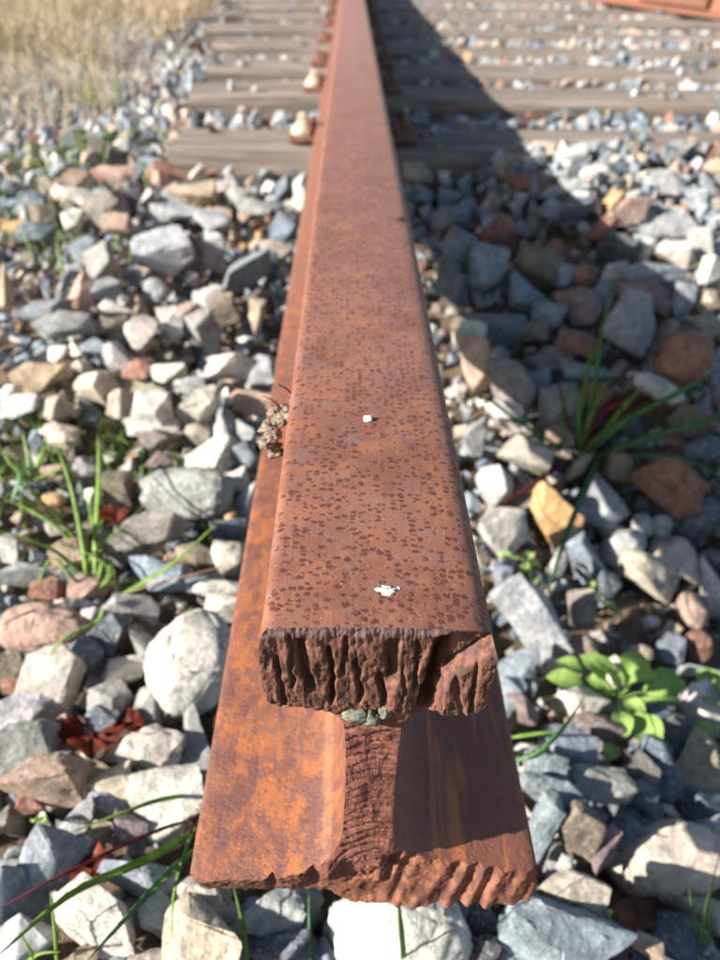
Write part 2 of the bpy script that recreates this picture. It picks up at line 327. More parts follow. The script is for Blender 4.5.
ring = [(s, NU-1) for s in range(NS)] + [(NS-1, u) for u in range(NU-2, 0, -1)] + [(s, 0) for s in range(NS-1, -1, -1)] + [(0, u) for u in range(1, NU-1)]
rx = np.array([CX[s, u] for s, u in ring]); rz = np.array([CZ[s, u] for s, u in ring]); rd = np.array([D[s, u] for s, u in ring])
RAIL_END = 9.0
ts = list(np.linspace(0, .024, 30)) + list(.024+(.5-.024)*np.linspace(0, 1, 70)[1:]**1.5) + list(np.linspace(.5, RAIL_END, 40)[1:])
ctr = np.array([[0, .09]])
nrm = np.stack([np.roll(rz, -1)-np.roll(rz, 1), -(np.roll(rx, -1)-np.roll(rx, 1))], 1); nrm /= np.linalg.norm(nrm, axis=1)[:, None]+1e-9
vs = []
for t in ts:
    y = t + rd*math.exp(-t/.013)
    fo = max(0., 1-t/.03); am = .00022*min(1, t/.003)*fo
    dd = am*fbm(rx*600, y*500, rz*600, 4, 3) + .0003*min(1, t/.01)*max(0., 1-t/.25)*fbm(rx*90, y*60, rz*90, 9, 3)
    vs.append(np.stack([rx+nrm[:, 0]*dd, y, rz+nrm[:, 1]*dd], 1))
L = len(ring); bv = np.concatenate(vs)
bf = [(k*L+i, k*L+(i+1) % L, (k+1)*L+(i+1) % L, (k+1)*L+i) for k in range(len(ts)-1) for i in range(L)]
bf = [f[::-1] for f in bf]
rail = tag(empty('rail'), 'long rusty steel rail with a ragged torch-cut end facing the viewer, rising over the ballast', 'rail')
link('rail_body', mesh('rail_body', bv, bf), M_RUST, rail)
link('cut_face', mesh('cut_face', capv, capf), M_CUT, rail)

def lump(sx, sy, sz, seed, amp=.35, fr=1.6, sub=3):
    bm = bmesh.new(); bmesh.ops.create_icosphere(bm, subdivisions=sub, radius=1)
    co = np.array([v.co for v in bm.verts]); d = 1+amp*fbm(co[:, 0]*fr+seed, co[:, 1]*fr, co[:, 2]*fr, seed, 4)
    for v, k in zip(bm.verts, d): v.co = Vector((v.co.x*k*sx, v.co.y*k*sy, v.co.z*k*sz))
    return bm
def merge(bms_locs, name):
    out = bmesh.new()
    for bm, loc in bms_locs:
        me = bm_mesh('t', bm); me.transform(Matrix.Translation(Vector(loc))); out.from_mesh(me); bpy.data.meshes.remove(me)
    return bm_mesh(name, out)
# slag bead under the head, on the end of the web
link('slag_bead', merge([(lump(.0048, .0022, .0024, 3, .55, 2.4), (-.0055, .0005, .1262)), (lump(.0036, .002, .0032, 8, .55, 2.4), (-.0012, .0002, .1250)), (lump(.0022, .002, .0024, 5, .5, 2.4), (.0036, .001, .1275))], 'slag_bead'), M_SLAG, rail)

# far rail, slightly skewed, at the top right
far = tag(empty('rail'), 'second rusty rail far off in the top right corner beyond the sleepers', 'rail')
P2 = smooth_prof(PROF, .012); half = [(w, z) for w, z in P2]; poly = half + [(-w, z) for w, z in half[::-1]]
a0 = np.array([2.02, 3.95]); d0 = np.array([1.54-1.9, 5.24-4.27]); d0 /= np.linalg.norm(d0); q0 = np.array([d0[1], -d0[0]])
def rail_piece(t0, t1):
    v = []
    for t in (t0, t1):
        for w, z in poly: p = a0+d0*t+q0*(w+.03); v.append((p[0], p[1], z-.005))
    n_ = len(poly); f = [(i, (i+1) % n_, n_+(i+1) % n_, n_+i) for i in range(n_)] + [tuple(range(n_))[::-1], tuple(range(n_, 2*n_))]
    return v, f
for t0, t1 in ((-2.5, .72), (.728, 5)):
    v, f = rail_piece(t0, t1); link('rail_body', mesh('rail_body_far', v, f), M_RUST, far, False)
def boxbm(sx, sy, sz, bev=.002):
    bm = bmesh.new(); bmesh.ops.create_cube(bm, size=1)
    for v in bm.verts: v.co = Vector((v.co.x*sx, v.co.y*sy, v.co.z*sz))
    if bev: bmesh.ops.bevel(bm, geom=bm.edges[:], offset=bev, segments=1, affect='EDGES')
    return bm
fp = link('joint_bar', bm_mesh('joint_bar', boxbm(.02, .55, .085, .004)), M_PLATE, far, False)
pp = a0+d0*.72-q0*.005; fp.location = (pp[0], pp[1], .068); fp.rotation_euler = (0, 0, math.atan2(d0[1], d0[0])-PI/2)

# ------------------------------------------------------------------ sleepers with plates and screws
SLY = [1.478, 2.03, 2.47, 2.97, 3.52, 4.08, 4.66, 5.24, 5.85, 6.5, 7.2]
SLL = [-.36, -.42, -.44, -.50, -.62, -.72, -.6, -.7, -.6, -.6, -.6]
def sleeper_mesh(x0, x1, wd, ht, seed):
    nxs = int((x1-x0)/.02); prof = []
    for a, b, k in (((-.5, 0), (-.5, 1), 7), ((-.5, 1), (.5, 1), 22), ((.5, 1), (.5, 0), 7)):
        for i in range(k): t = i/k; prof.append((a[0]+(b[0]-a[0])*t, a[1]+(b[1]-a[1])*t))
    prof.append((.5, 0)); pr = np.array(prof); m = len(pr)
    xs = np.linspace(x0, x1, nxs+1); v = []
    for x in xs:
        y = pr[:, 0]*wd; z = (pr[:, 1]-1)*ht
        corner = np.minimum(1, (np.abs(pr[:, 0])/.5)**8*(pr[:, 1] > .99))
        g = .5*fbm(x*1.5, y*110, z*60, seed, 3)
        crack = -np.clip(vnoise(x*1.1+seed, y*75, 0, seed+5)-.45, 0, 1)*.03
        top = pr[:, 1] > .99
        z = z + np.where(top, g*.006+crack-corner*.012, 0)+.006*vnoise(x*2.5, seed, 0, 4)
        y = y + np.where(top, 0, g*.007*np.sign(pr[:, 0])) - np.sign(y)*corner*.006 + .008*vnoise(x*2, seed+9, 0, 3)
        v += [(x, yy, zz) for yy, zz in zip(y, z)]
    f = [(i*m+j, i*m+j+1, (i+1)*m+j+1, (i+1)*m+j) for i in range(nxs) for j in range(m-1)]
    f = [q[::-1] for q in f] + [tuple(range(m)), tuple(nxs*m+j for j in range(m-1, -1, -1))]
    return mesh('railway_sleeper', v, f)
def screw_bm(s=1.0):                                      # square head, round collar flange, washer
    bm = bmesh.new()
    pf = [(.0, .038), (.0065, .038), (.0085, .035), (.0100, .024), (.0135, .019), (.020, .012), (.0235, .007), (.0240, .0)]
    n_ = 16; rows = []
    for r, z in pf:
        row = []
        for k in range(n_):
            a = 2*PI*k/n_; rr = r
            if z > .022: rr = r*min(1.28, 1/max(abs(math.cos(a)), abs(math.sin(a))))
            row.append(bm.verts.new((rr*math.cos(a)*s, rr*math.sin(a)*s, z*s)))
        rows.append(row)
    for a, b in zip(rows[:-1], rows[1:]):
        for k in range(n_):
            q = [a[k], b[k], b[(k+1) % n_], a[(k+1) % n_]]
            try: bm.faces.new(q)
            except ValueError: pass
    bmesh.ops.remove_doubles(bm, verts=bm.verts[:], dist=1e-5); bmesh.ops.recalc_face_normals(bm, faces=bm.faces[:])
    return bm
scr_me = {False: bm_mesh('screw_dark', screw_bm(.8)), True: bm_mesh('screw_pale', screw_bm(.98))}
plate_me = bm_mesh('tie_plate', boxbm(.255, .15, .011, .003)); shoulder_me = bm_mesh('plate_shoulder', boxbm(.014, .12, .02, .004))
words = ['nearest weathered grey timber sleeper, half buried in ballast, with a pale screw at the rail', 'second nearest grey timber sleeper behind the gap of ballast, crossing under the rail', 'third nearest grey timber sleeper, close behind the second one',
         'fourth nearest timber sleeper under the rail, small stones scattered before it', 'fifth nearest timber sleeper under the rail near the top of the photo', 'sixth nearest timber sleeper at the top edge of the photo',
         'seventh timber sleeper far along the track, just above the sixth']
for i, (y, xl) in enumerate(zip(SLY, SLL)):
    o = link('railway_sleeper', sleeper_mesh(xl, 2.35, .235 if i != 1 else .22, .14, i*3.7+2), M_WOOD, None, False)
    o.location = (0, y, -.0125); o.rotation_euler = (random.uniform(-.02, .02), -.012 if i == 0 else random.uniform(-.004, .006), random.uniform(-.02, .02))
    tag(o, words[i] if i < 7 else ['eighth', 'ninth', 'tenth', 'eleventh'][i-7]+' timber sleeper counted from the cut end, far along the track', 'sleeper', 'timber sleepers under the rails')
    p = link('tie_plate', plate_me, M_PLATE, o, False); p.location = (0, 0, .0065)
    for s in (-1, 1):
        sh = link('shoulder', shoulder_me, M_PLATE, p, False); sh.location = (s*.085, 0, .013)
        pale = s < 0 and i in (0, 1)
        sc = link('screw', scr_me[pale], M_CREAM if pale else M_PLATE, p, False); sc.location = (s*.101, -.03 if s < 0 else .035, .006)

# ------------------------------------------------------------------ stones
COL = {'g': (.25, .30, .34), 'G': (.125, .16, .20), 'l': (.44, .46, .46), 't': (.47, .38, .27), 'T': (.23, .19, .14), 'w': (.74, .71, .64), 'r': (.32, .15, .10),
       'p': (.52, .36, .28), 'o': (.56, .34, .15), 'k': (.08, .085, .09), 'b': (.30, .265, .235), 'c': (.57, .51, .41), 'v': (.27, .20, .20), 'm': (.34, .35, .34)}
SPK = {'g': .15, 'G': .1, 'l': .3, 't': .4, 'w': .65, 'r': .25, 'p': .4, 'b': .3, 'c': .5, 'v': .2, 'o': .3, 'm': .5}
def rock_bm(ex, ey, ez, r, npts=15, pw=5.0, bev=.03, detail=1, amp=.03):
    """broken rock: hull of points on a boxy shell, chamfered, then roughened"""
    pts = []
    while len(pts) < npts:
        d = r.normal(size=3); d /= (np.abs(d)**pw).sum()**(1/pw); d *= r.uniform(.86, 1.0)
        if all(np.linalg.norm(d-q) > .42 for q in pts) or r.random() < .02: pts.append(d)
    pts = np.array(pts); lo, hi = pts.min(0), pts.max(0); pts = (pts-(lo+hi)/2)/((hi-lo)/2)
    sk = r.uniform(-.22, .22, 3); pts[:, 0] += sk[0]*pts[:, 1]; pts[:, 1] += sk[1]*pts[:, 2]; pts[:, 0] /= np.abs(pts[:, 0]).max(); pts[:, 1] /= np.abs(pts[:, 1]).max()
    pts *= np.array([ex, ey, ez])
    bm = bmesh.new(); vv = [bm.verts.new(p) for p in pts]
    res = bmesh.ops.convex_hull(bm, input=vv)
    junk = [e for e in res['geom_interior'] if isinstance(e, bmesh.types.BMVert)]
    if junk: bmesh.ops.delete(bm, geom=junk, context='VERTS')
    bmesh.ops.dissolve_limit(bm, angle_limit=math.radians(11), verts=bm.verts[:], edges=bm.edges[:])
    m = min(ex, ey, ez)
    if bev:
        try: bmesh.ops.bevel(bm, geom=bm.edges[:], offset=m*2*bev, segments=1 if detail < 2 else 2, affect='EDGES', clamp_overlap=True)
        except Exception: pass
    bmesh.ops.triangulate(bm, faces=bm.faces[:])
    for k in range(detail):
        bmesh.ops.subdivide_edges(bm, edges=[e for e in bm.edges if e.calc_length() > m*.30], cuts=1, use_grid_fill=False)
        bmesh.ops.triangulate(bm, faces=[f for f in bm.faces if len(f.verts) > 3])
    if detail:
        co = np.array([v.co for v in bm.verts]); sd_ = r.uniform(0, 50); q = co/m
        dn = amp*m*(fbm(q[:, 0]*1.2+sd_, q[:, 1]*1.2, q[:, 2]*1.2, 1, 2)*1.5+fbm(q[:, 0]*3.5+sd_, q[:, 1]*3.5, q[:, 2]*3.5, 2, 3)*.9-1.6*np.clip(np.abs(vnoise(q[:, 0]*1.7+sd_, q[:, 1]*1.7, q[:, 2]*1.7, 9))*-8+1, 0, 1)*.5)
        bm.normal_update()
        for v, k in zip(bm.verts, dn): v.co += v.normal*float(k)
    bmesh.ops.recalc_face_normals(bm, faces=bm.faces[:])
    return bm

# each row: photo x, y, width, height, turn, colour, style (b broken, r worn round, w wedge), label
STN = [
(40,790,92,58,-3,'p','b','large flat pinkish-beige stone at the left edge below the pale grey pair'),
(111,783,54,42,10,'c','b','tan stone just right of the large flat pinkish-beige one'),
(172,800,76,62,-8,'w','b','white angular rock touching the left edge of the rail foot'),
(77,820,46,30,-20,'l','b',0),(107,806,38,28,0,'g','b',0),(132,828,34,34,0,'v','b','small purplish-grey stone between the grass blades at lower left'),(100,835,22,22,0,'t','b',0),
(52,852,76,66,-35,'g','b','blue-grey slab leaning at lower left under the maroon stalk'),(18,888,58,62,10,'g','b','blue-grey stone at the left edge above the corner'),
(137,882,78,48,0,'g','b','shaded grey stone behind the broad grass blade at lower left'),
(97,920,90,66,12,'w','b','cream and brown angular rock at lower left beneath the crossing grass blades'),
(20,940,62,50,0,'l','b','pale grey stone in the bottom left corner'),(157,915,36,52,-8,'l','b','narrow upright pale stone left of the tan block under the rail'),
(198,897,52,36,10,'w','b','white stone just below the left corner of the rail foot'),(208,938,84,72,-8,'c','b','tan pitted block in front of the left corner of the rail foot'),
(83,960,32,24,0,'t','b',0),(150,962,48,26,0,'b','b',0),(268,910,72,46,0,'l','b','grey stone half shaded under the foot of the rail'),(275,950,62,44,5,'G','b','dark blue-grey stone at the bottom edge below the rail foot'),
(400,934,138,92,0,'w','r','big white and brown lump under the middle of the rail end at the bottom edge'),(480,922,34,50,0,'k','b',0),(510,940,26,48,0,'G','b',0),(330,955,30,40,0,'G','b',0),
(563,940,138,66,8,'g','b','big blue-grey boulder at the bottom edge right of the rail foot'),(568,896,74,48,5,'c','b','speckled grey-beige block beside the right corner of the rail foot'),
(667,860,110,76,-20,'c','r','large smooth tan-grey stone at lower right crossed by thin shadows'),(711,833,50,48,0,'l','b','pale stone at the right edge above the large tan-grey one'),
(580,830,46,62,5,'T','b','olive-brown upright stone with a sunlit top right of the rail foot'),(600,848,30,52,25,'v','w','small purplish-pink wedge right of the olive-brown stone'),(627,833,48,36,15,'g','b',0),
(541,825,32,64,20,'g','b','thin blue-grey stone tilted against the right side of the rail foot'),(553,795,68,38,10,'g','b','blue-grey stone with a bright edge right of the rail foot'),(594,786,80,36,8,'m','b','flat grey-brown stone below the leafy weed'),
(637,797,42,42,0,'G','b',0),(695,806,50,32,10,'G','b',0),(668,815,20,20,0,'c','w',0),(637,816,52,20,0,'g','b',0),(700,768,62,58,40,'c','b','bright cream slab at the right edge below the leafy weed'),
(700,912,60,34,25,'c','b','pale flat stone at the right edge behind the grass at lower right'),(682,942,80,52,0,'G','b','dark blue stone in the bottom right corner'),(647,952,32,38,-10,'t','w',0),(487,950,30,30,0,'k','b',0),(527,907,28,38,0,'g','b',0),
(529,620,60,92,-15,'l','b','tall pale grey slab standing close to the right side of the rail end'),(518,666,42,42,0,'g','b',0),(506,700,34,44,0,'g','b',0),(583,655,28,38,-5,'p','r','pale pink upright pebble behind the leafy weed'),
(551,667,20,18,0,'w','r',0),(577,704,60,34,5,'w','b','white and grey stone lying against the leafy weed'),(615,672,15,30,0,'w','r',0),(667,650,34,30,0,'g','b',0),(692,612,30,38,10,'p','r',0),
(651,622,17,11,0,'w','r',0),(668,630,26,17,0,'t','b',0),(697,647,30,34,20,'r','r',0),(640,654,26,16,0,'t','r',0),(694,671,62,14,3,'l','b',0),(713,588,28,64,0,'w','b','white pointed stone at the right edge beside the bare soil'),
(700,705,44,58,0,'w','b','rough cream stone at the right edge beside the leafy weed'),(675,728,34,28,0,'G','b',0),(660,711,32,22,0,'G','b',0),(570,747,54,34,10,'g','b',0),(660,766,54,46,35,'G','b',0),(637,770,34,32,0,'b','b',0),
(519,708,36,36,0,'v','b',0),(545,770,46,36,-10,'g','b',0),(600,728,64,30,8,'v','b',0),
(521,453,54,38,0,'c','b','tan squarish stone right of the rail beneath the grass tuft'),(493,489,36,48,5,'l','b','light grey stone touching the rail below the tan squarish one'),(523,492,30,40,0,'T','b',0),
(557,516,38,72,-28,'o','b','ochre yellow angular stone right of the rail'),(505,533,48,52,-15,'w','b','cream stone touching the rail left of the ochre one'),(593,501,58,58,-12,'l','b','split pale grey block right of the ochre stone'),
(584,554,32,46,-15,'g','b',0),(623,549,50,38,-10,'l','r','pale blue-grey rounded stone below the split grey block'),(612,531,24,13,0,'w','r',0),(642,526,22,24,0,'l','r',0),(661,527,20,24,0,'l','r',0),
(663,489,64,58,10,'r','w','rust-red triangular stone at right beyond the split grey block'),(699,520,54,48,30,'G','b',0),(680,559,54,42,28,'c','b','grey-tan wedge at right above the earth-crusted stone'),
(652,577,64,52,-5,'c','b','earth-crusted tan stone beside the bare soil at right'),(713,560,26,22,0,'b','b',0),(500,577,22,28,0,'g','b',0),(557,565,15,38,5,'l','b',0),(607,587,26,38,0,'G','b',0),(583,608,28,38,-10,'b','b',0),
(577,468,27,27,0,'t','b',0),(620,468,32,32,0,'T','b',0),
(453,287,36,44,0,'G','b',0),(462,249,42,38,10,'g','b','grey stone in shadow closest to the rail at upper right'),(487,269,40,50,0,'g','b',0),(529,293,46,34,15,'g','b',0),(538,269,54,36,15,'T','b',0),
(558,253,38,26,-8,'r','w','small orange-red wedge in the shaded ballast'),(502,236,36,36,15,'r','b','reddish stone in shade near the rail at upper right'),(604,233,28,32,0,'r','w','orange-red stone on the edge of the rail shadow'),
(584,278,28,22,10,'r','b',0),(567,276,24,24,0,'g','b',0),(602,298,20,28,0,'g','b',0),(578,307,47,38,5,'v','b','brown-purple blocky stone in the shaded ballast'),(547,315,34,27,0,'g','b',0),
(498,327,58,38,10,'G','b',0),(533,331,40,27,10,'T','b',0),(578,344,46,28,10,'r','b','flat reddish stone left of the large grey faceted one'),(551,360,46,27,12,'b','b',0),(533,378,36,26,10,'g','b',0),
(591,373,62,24,0,'g','b',0),(560,402,44,46,0,'m','b',0),(509,384,38,66,-32,'b','b','long brown-grey stone slanting beside the rail in a strip of sun'),(473,364,32,58,-5,'p','b','sunlit orange-beige stone tucked against the rail'),
(469,335,32,28,0,'w','b',0),(627,327,50,62,20,'l','b','large faceted grey stone with a pale face among the shaded ballast'),(684,362,52,54,10,'r','r','rust-red rounded stone at right with the pale knobbly one below it'),
(660,389,54,24,27,'w','r','pale knobbly elongated stone beneath the red rounded one'),(667,335,24,38,10,'T','b',0),(644,296,52,26,22,'v','b',0),(653,278,62,22,4,'g','b',0),(618,275,30,24,0,'l','b',0),
(622,251,48,32,20,'k','b',0),(684,303,22,40,0,'g','b',0),(702,324,40,22,25,'b','b',0),(675,255,38,26,5,'w','b','bright cream stone just outside the shadow at upper right'),(644,250,22,32,0,'l','b',0),
(702,242,24,36,-20,'l','b',0),(711,272,24,32,0,'w','b',0),(662,230,70,30,-5,'l','b','long pale grey stone at the edge of the shadow, upper right'),(707,300,22,20,0,'t','b',0),(600,398,34,30,0,'r','b',0),
(476,434,28,42,0,'l','b',0),(504,411,38,18,12,'w','b',0),(693,421,44,30,-10,'T','b',0),(560,433,26,24,0,'p','b',0),(703,446,42,24,0,'G','b',0),(716,367,18,42,0,'g','b',0),
(498,98,42,13,5,'w','b',0),(545,95,17,13,0,'o','b',0),(522,113,24,17,0,'p','b',0),(482,129,52,12,-4,'l','b','long pale stone lying on the nearest sleeper right of the rail'),(548,153,34,22,20,'p','b','bright salmon stone at the edge of the shadow by the nearest sleeper'),
(430,156,38,19,5,'r','b','dark red stone in shade right of the rail near the first sleeper'),(419,175,38,22,0,'t','b',0),(525,180,46,22,5,'r','b',0),(432,133,22,13,0,'r','b',0),(409,143,36,23,15,'g','b',0),
(451,217,38,28,10,'g','b',0),(567,188,54,20,-5,'m','b',0),(577,158,26,26,-20,'l','b',0),(628,211,44,26,-22,'p','b','beige-brown oblong stone at upper right in full sun'),(614,198,22,18,0,'o','b',0),(664,185,44,27,5,'l','b',0),
(577,211,36,27,0,'G','b',0),(551,211,27,27,0,'g','b',0),(700,200,40,24,0,'l','b',0),(690,150,30,18,0,'w','b',0),(640,150,30,20,0,'l','b',0),(605,170,28,20,0,'w','b',0),(715,170,26,20,0,'t','b',0),
(47,627,88,52,-6,'p','r','big smooth pinkish-cream stone at the left edge crossed by a yellow-green blade'),(130,609,54,30,5,'m','b','flat grey-green stone left of the big white boulder top'),(83,659,40,44,-10,'G','b','glossy dark grey faceted stone left of the white boulder'),
(108,634,42,40,-20,'G','b',0),(140,643,34,34,0,'m','b',0),(50,679,54,62,18,'w','b','white craggy stone below the pinkish-cream one'),
(193,662,92,92,-15,'w','r','big round white speckled boulder touching the left side of the rail'),(227,608,44,26,0,'c','b','pale pinkish stone on top of the big white boulder'),
(117,673,52,28,-22,'w','w','sunlit white pointed stone left of the big white boulder'),(110,699,44,34,0,'l','b',0),(100,723,36,34,10,'G','b',0),(150,709,32,42,0,'m','b',0),(175,710,30,30,0,'T','b',0),
(18,708,54,48,10,'l','b','upper of the two pale grey stones at the left edge'),(30,743,54,46,0,'m','b','lower of the two pale grey stones at the left edge, with an ochre fleck'),
(150,748,66,40,5,'w','b','white and ochre stone left of the rail above the white angular rock'),(196,742,36,78,-8,'m','b','tall grey stone standing against the left edge of the rail foot'),
(13,665,28,38,0,'T','b',0),(14,685,24,16,0,'r','b',0),(67,762,34,24,0,'g','b',0),(113,753,18,18,0,'t','b',0),
(186,492,90,50,6,'m','r','large flat grey-brown stone left of the rail below the mud clump'),(150,537,94,50,-12,'b','b','long brown-grey cracked stone below the large flat one'),
(206,456,58,38,0,'w','b','cream flat stone left of the rail below the mud clump'),(241,458,38,28,-20,'g','b',0),(237,479,26,24,0,'w','b',0),(244,506,26,48,0,'l','b',0),(229,530,38,28,10,'G','b',0),(230,557,34,32,0,'c','b',0),
(155,574,64,32,5,'g','b',0),(222,592,54,22,0,'w','b',0),(195,554,44,32,0,'T','b',0),(190,584,44,18,0,'g','b',0),(62,437,34,26,0,'c','b',0),(115,491,32,42,0,'T','b',0),(126,478,15,42,0,'l','b',0),
(93,498,16,22,0,'w','b',0),(91,466,27,20,0,'l','b',0),(222,429,27,28,-20,'l','b',0),(248,432,22,24,0,'l','b',0),(198,434,24,22,0,'c','b',0),(155,441,36,24,-10,'b','b',0),(160,460,30,17,0,'v','b',0),(152,426,52,20,0,'w','b',0),
(66,553,42,28,0,'p','b',0),(20,573,38,26,0,'l','b',0),(85,584,38,24,0,'p','b',0),(46,589,36,26,0,'r','b','dark reddish stone in the grass at the left edge'),(8,548,24,28,0,'l','b',0),(54,500,21,15,0,'o','r',0),(229,515,16,13,0,'o','b',0),
(43,311,58,27,-8,'g','b',0),(64,324,56,27,-14,'m','b','oblong grey-brown stone at left in full sun'),(142,336,31,40,0,'w','b','white-faced upright stone left of the rail'),(202,332,38,44,5,'m','b','grey-brown stone with a pointed base left of the rail'),
(172,326,30,32,0,'w','b',0),(115,308,38,18,0,'w','b',0),(99,346,36,18,0,'g','b',0),(119,356,36,28,0,'l','b',0),(80,371,17,24,25,'w','b',0),(58,355,26,18,0,'w','b',0),(43,377,58,32,-8,'t','b','broad tan stone near the left edge above the grass'),
(65,381,20,32,0,'T','b',0),(97,391,42,38,-15,'c','b',0),(136,369,30,22,0,'r','b','small pinkish-red stone among pale ballast at left'),(169,373,34,20,0,'w','b',0),(231,371,46,34,15,'w','b',0),(266,373,30,34,0,'l','b',0),
(152,414,48,44,5,'w','b','cream cube-like stone, left one of a pair left of the mud clump'),(198,405,46,44,-5,'w','b','cream cube-like stone, right one of a pair left of the mud clump'),(140,389,52,22,-8,'t','b',0),(253,403,50,28,0,'p','b','pale pink flat stone touching the rail above the mud clump'),
(190,385,32,20,0,'l','b',0),(58,410,36,28,0,'c','b',0),(23,406,42,24,-10,'l','b',0),(8,396,22,22,0,'w','b',0),(120,404,24,30,0,'c','b',0),(257,317,20,37,0,'t','b',0),(111,326,32,16,0,'T','b',0),
(107,211,42,38,-10,'b','b','grey-brown stone at upper left with a dark one at its side'),(133,204,22,32,0,'k','b',0),(163,253,54,52,-28,'l','b','large pale grey faceted stone left of the rail, dark hollow on its right'),(190,260,24,46,10,'k','b',0),
(243,276,58,48,-5,'g','w','large flat blue-grey faceted stone left of the rail at upper left'),(268,268,22,32,0,'G','b',0),(102,262,32,36,-20,'m','b',0),(30,209,36,18,0,'g','b',0),(73,221,24,24,0,'w','b',0),(75,197,30,20,0,'w','b',0),
(118,224,32,20,0,'p','b',0),(80,289,28,38,0,'p','b',0),(176,211,52,20,0,'l','b',0),(213,220,38,22,10,'l','b',0),(191,193,48,24,0,'t','b',0),(116,179,36,22,0,'p','b',0),(73,182,44,17,-22,'p','b',0),(170,173,38,18,10,'r','b','flat reddish stone left of the nearest sleeper end'),
(156,291,24,24,0,'l','r',0),(209,300,32,28,0,'l','b',0),(182,309,28,20,0,'p','b',0),(227,309,28,32,0,'T','b',0),(256,304,22,32,0,'T','b',0),(102,289,38,24,0,'g','b',0),(213,251,26,36,0,'l','b',0),(253,206,38,22,0,'l','b',0),
(284,229,30,27,0,'G','b',0),(240,198,27,22,0,'l','b',0),(276,251,36,20,0,'b','b',0),(300,186,20,26,0,'w','b',0),(4,291,18,52,0,'t','b',0),(47,216,26,24,0,'T','b',0),(82,251,28,28,0,'g','b',0),(38,234,42,24,0,'G','b',0),(14,227,20,16,0,'o','b',0),
]
STYLE = {'b': dict(npts=11, pw=4.5, bev=.022), 'r': dict(npts=34, pw=2.5, bev=.09), 'w': dict(npts=8, pw=3.2, bev=.02)}
hand_px = []
for i, (x, y, w, h, a, c, st, lab) in enumerate(STN):
    r = np.random.default_rng(1000+i)
    z = -.1
    for _ in range(12):
        P = px(x, y, z); wd = depth(P)/FPX; size = wd*min(w, h)
        z = z*.5 + .5*(float(terr(P[0], P[1]))+min(size*.22, .014))
    P = px(x, y, z); k = depth(P)/FPX
    ex, ey = k*w*.55, k*h*.55
    ez = min(ex, ey)*r.uniform(.75, 1.0)
    bm = rock_bm(ex, ey, ez, r, detail=3 if max(w, h) > 62 else (2 if max(w, h) > 26 else 1), amp=.075, **STYLE[st])
    an = -math.radians(a); ax = CR*math.cos(an)+CU*math.sin(an); ay = -CR*math.sin(an)+CU*math.cos(an)
    tilt = Matrix.Rotation(r.uniform(-.12, .12), 3, 'X') @ Matrix.Rotation(r.uniform(-.12, .12), 3, 'Y')
    M = Matrix(((ax[0], ay[0], -CF[0]), (ax[1], ay[1], -CF[1]), (ax[2], ay[2], -CF[2]))) @ tilt
    o = link('stone', bm_mesh('stone', bm), M_STONE, sharp=26 if st != 'r' else None); o.matrix_world = Matrix.Translation(Vector(P)) @ M.to_4x4()
    cc = np.array(COL[c])*r.uniform(.82, 1.18)*np.array([1+r.uniform(-.02, .09), 1, 1-r.uniform(-.02, .09)])
    o.color = (*cc, SPK.get(c, .2))
    if lab: o.name = 'ballast_stone'; tag(o, lab, 'stone', 'ballast stones around the rail')
    else: o.parent = ground
    hand_px.append((x, y, w, h))
hp = np.array(hand_px, float)

# filler: variants shared by many stones
PALW = [('g', 7), ('G', 3), ('l', 5), ('t', 2), ('T', 1.5), ('w', 3), ('r', 1.6), ('p', 1.5), ('o', .3), ('b', 2), ('c', 2), ('v', .7), ('m', 2.5), ('k', .3)]
pk = [a for a, b in PALW]; pw_ = np.array([b for a, b in PALW], float); pw_ /= pw_.sum()
var = []
for i in range(26):
    r = np.random.default_rng(5000+i)
    var.append(bm_mesh('stone_variant', rock_bm(1, r.uniform(.6, .95), r.uniform(.5, .85), r, npts=int(r.integers(8, 12)), pw=4, bev=.03, detail=1, amp=.08)))
for i in range(26):                                     # plainer ones for stones that show small
    r = np.random.default_rng(6000+i)
    var.append(bm_mesh('stone_variant', rock_bm(1, r.uniform(.6, .95), r.uniform(.5, .85), r, npts=int(r.integers(8, 11)), pw=4, bev=.03 if i < 8 else 0, detail=0)))
vdat = []
for me in var:
    me.materials.append(M_STONE); me.shade_smooth(); me.set_sharp_from_angle(angle=math.radians(22))
    vdat.append((np.array([v.co for v in me.vertices]), [tuple(p.vertices) for p in me.polygons]))
hx0, hy0 = px(655, 625, -.265)[:2]
items = []
def scatter(y0, y1, step, rad0, rad1, dz, seed, over=False, keep=1.0):
    r = np.random.default_rng(seed)
    for y in np.arange(y0, y1, step):
        hw = .48+.66*(y+.3)
        for x in np.arange(-hw, hw, step):
            xx, yy = x+r.uniform(-.5, .5)*step, y+r.uniform(-.5, .5)*step
            if r.random() > keep: continue
            t = float(terr(xx, yy)); rad = rad0*(rad1/rad0)**(r.random()**1.5)
            z = t+dz-rad*.35+r.uniform(-.004, .004)
            if xx > .2 and y > 1.3 and dz > -.015: z += .014
            for sy, sl in zip(SLY, SLL):                 # leave the sleepers clear
                if over and xx > .28: continue
                if over: z = None; break
                if xx > sl-rad and abs(yy-sy) < .118+rad*.55: z = None; break
            if z is None: continue
            if abs(xx) < .082 and z+rad > -.006: z = -.012-rad
            if ((xx-hx0)/.075)**2+((yy-hy0)/.06)**2 < 1: continue
            u, v, w = to_px((xx, yy, z))
            if w < .12 or not (-420 < u < 1140 and -120 < v < 1700): continue
            items.append((xx, yy, z, rad, FPX*rad/w, int(r.integers(26))+(26 if FPX*rad/w < 14 else 0), r.choice(len(pk), p=pw_), r.uniform(0, 2*PI, 3), u, v, dz))
scatter(-.30, 1.3, .026, .012, .022, -.048, 1)
scatter(-.30, 1.3, .025, .009, .019, -.030, 2)
scatter(-.3, 1.3, .030, .006, .015, -.008, 3, keep=.55)
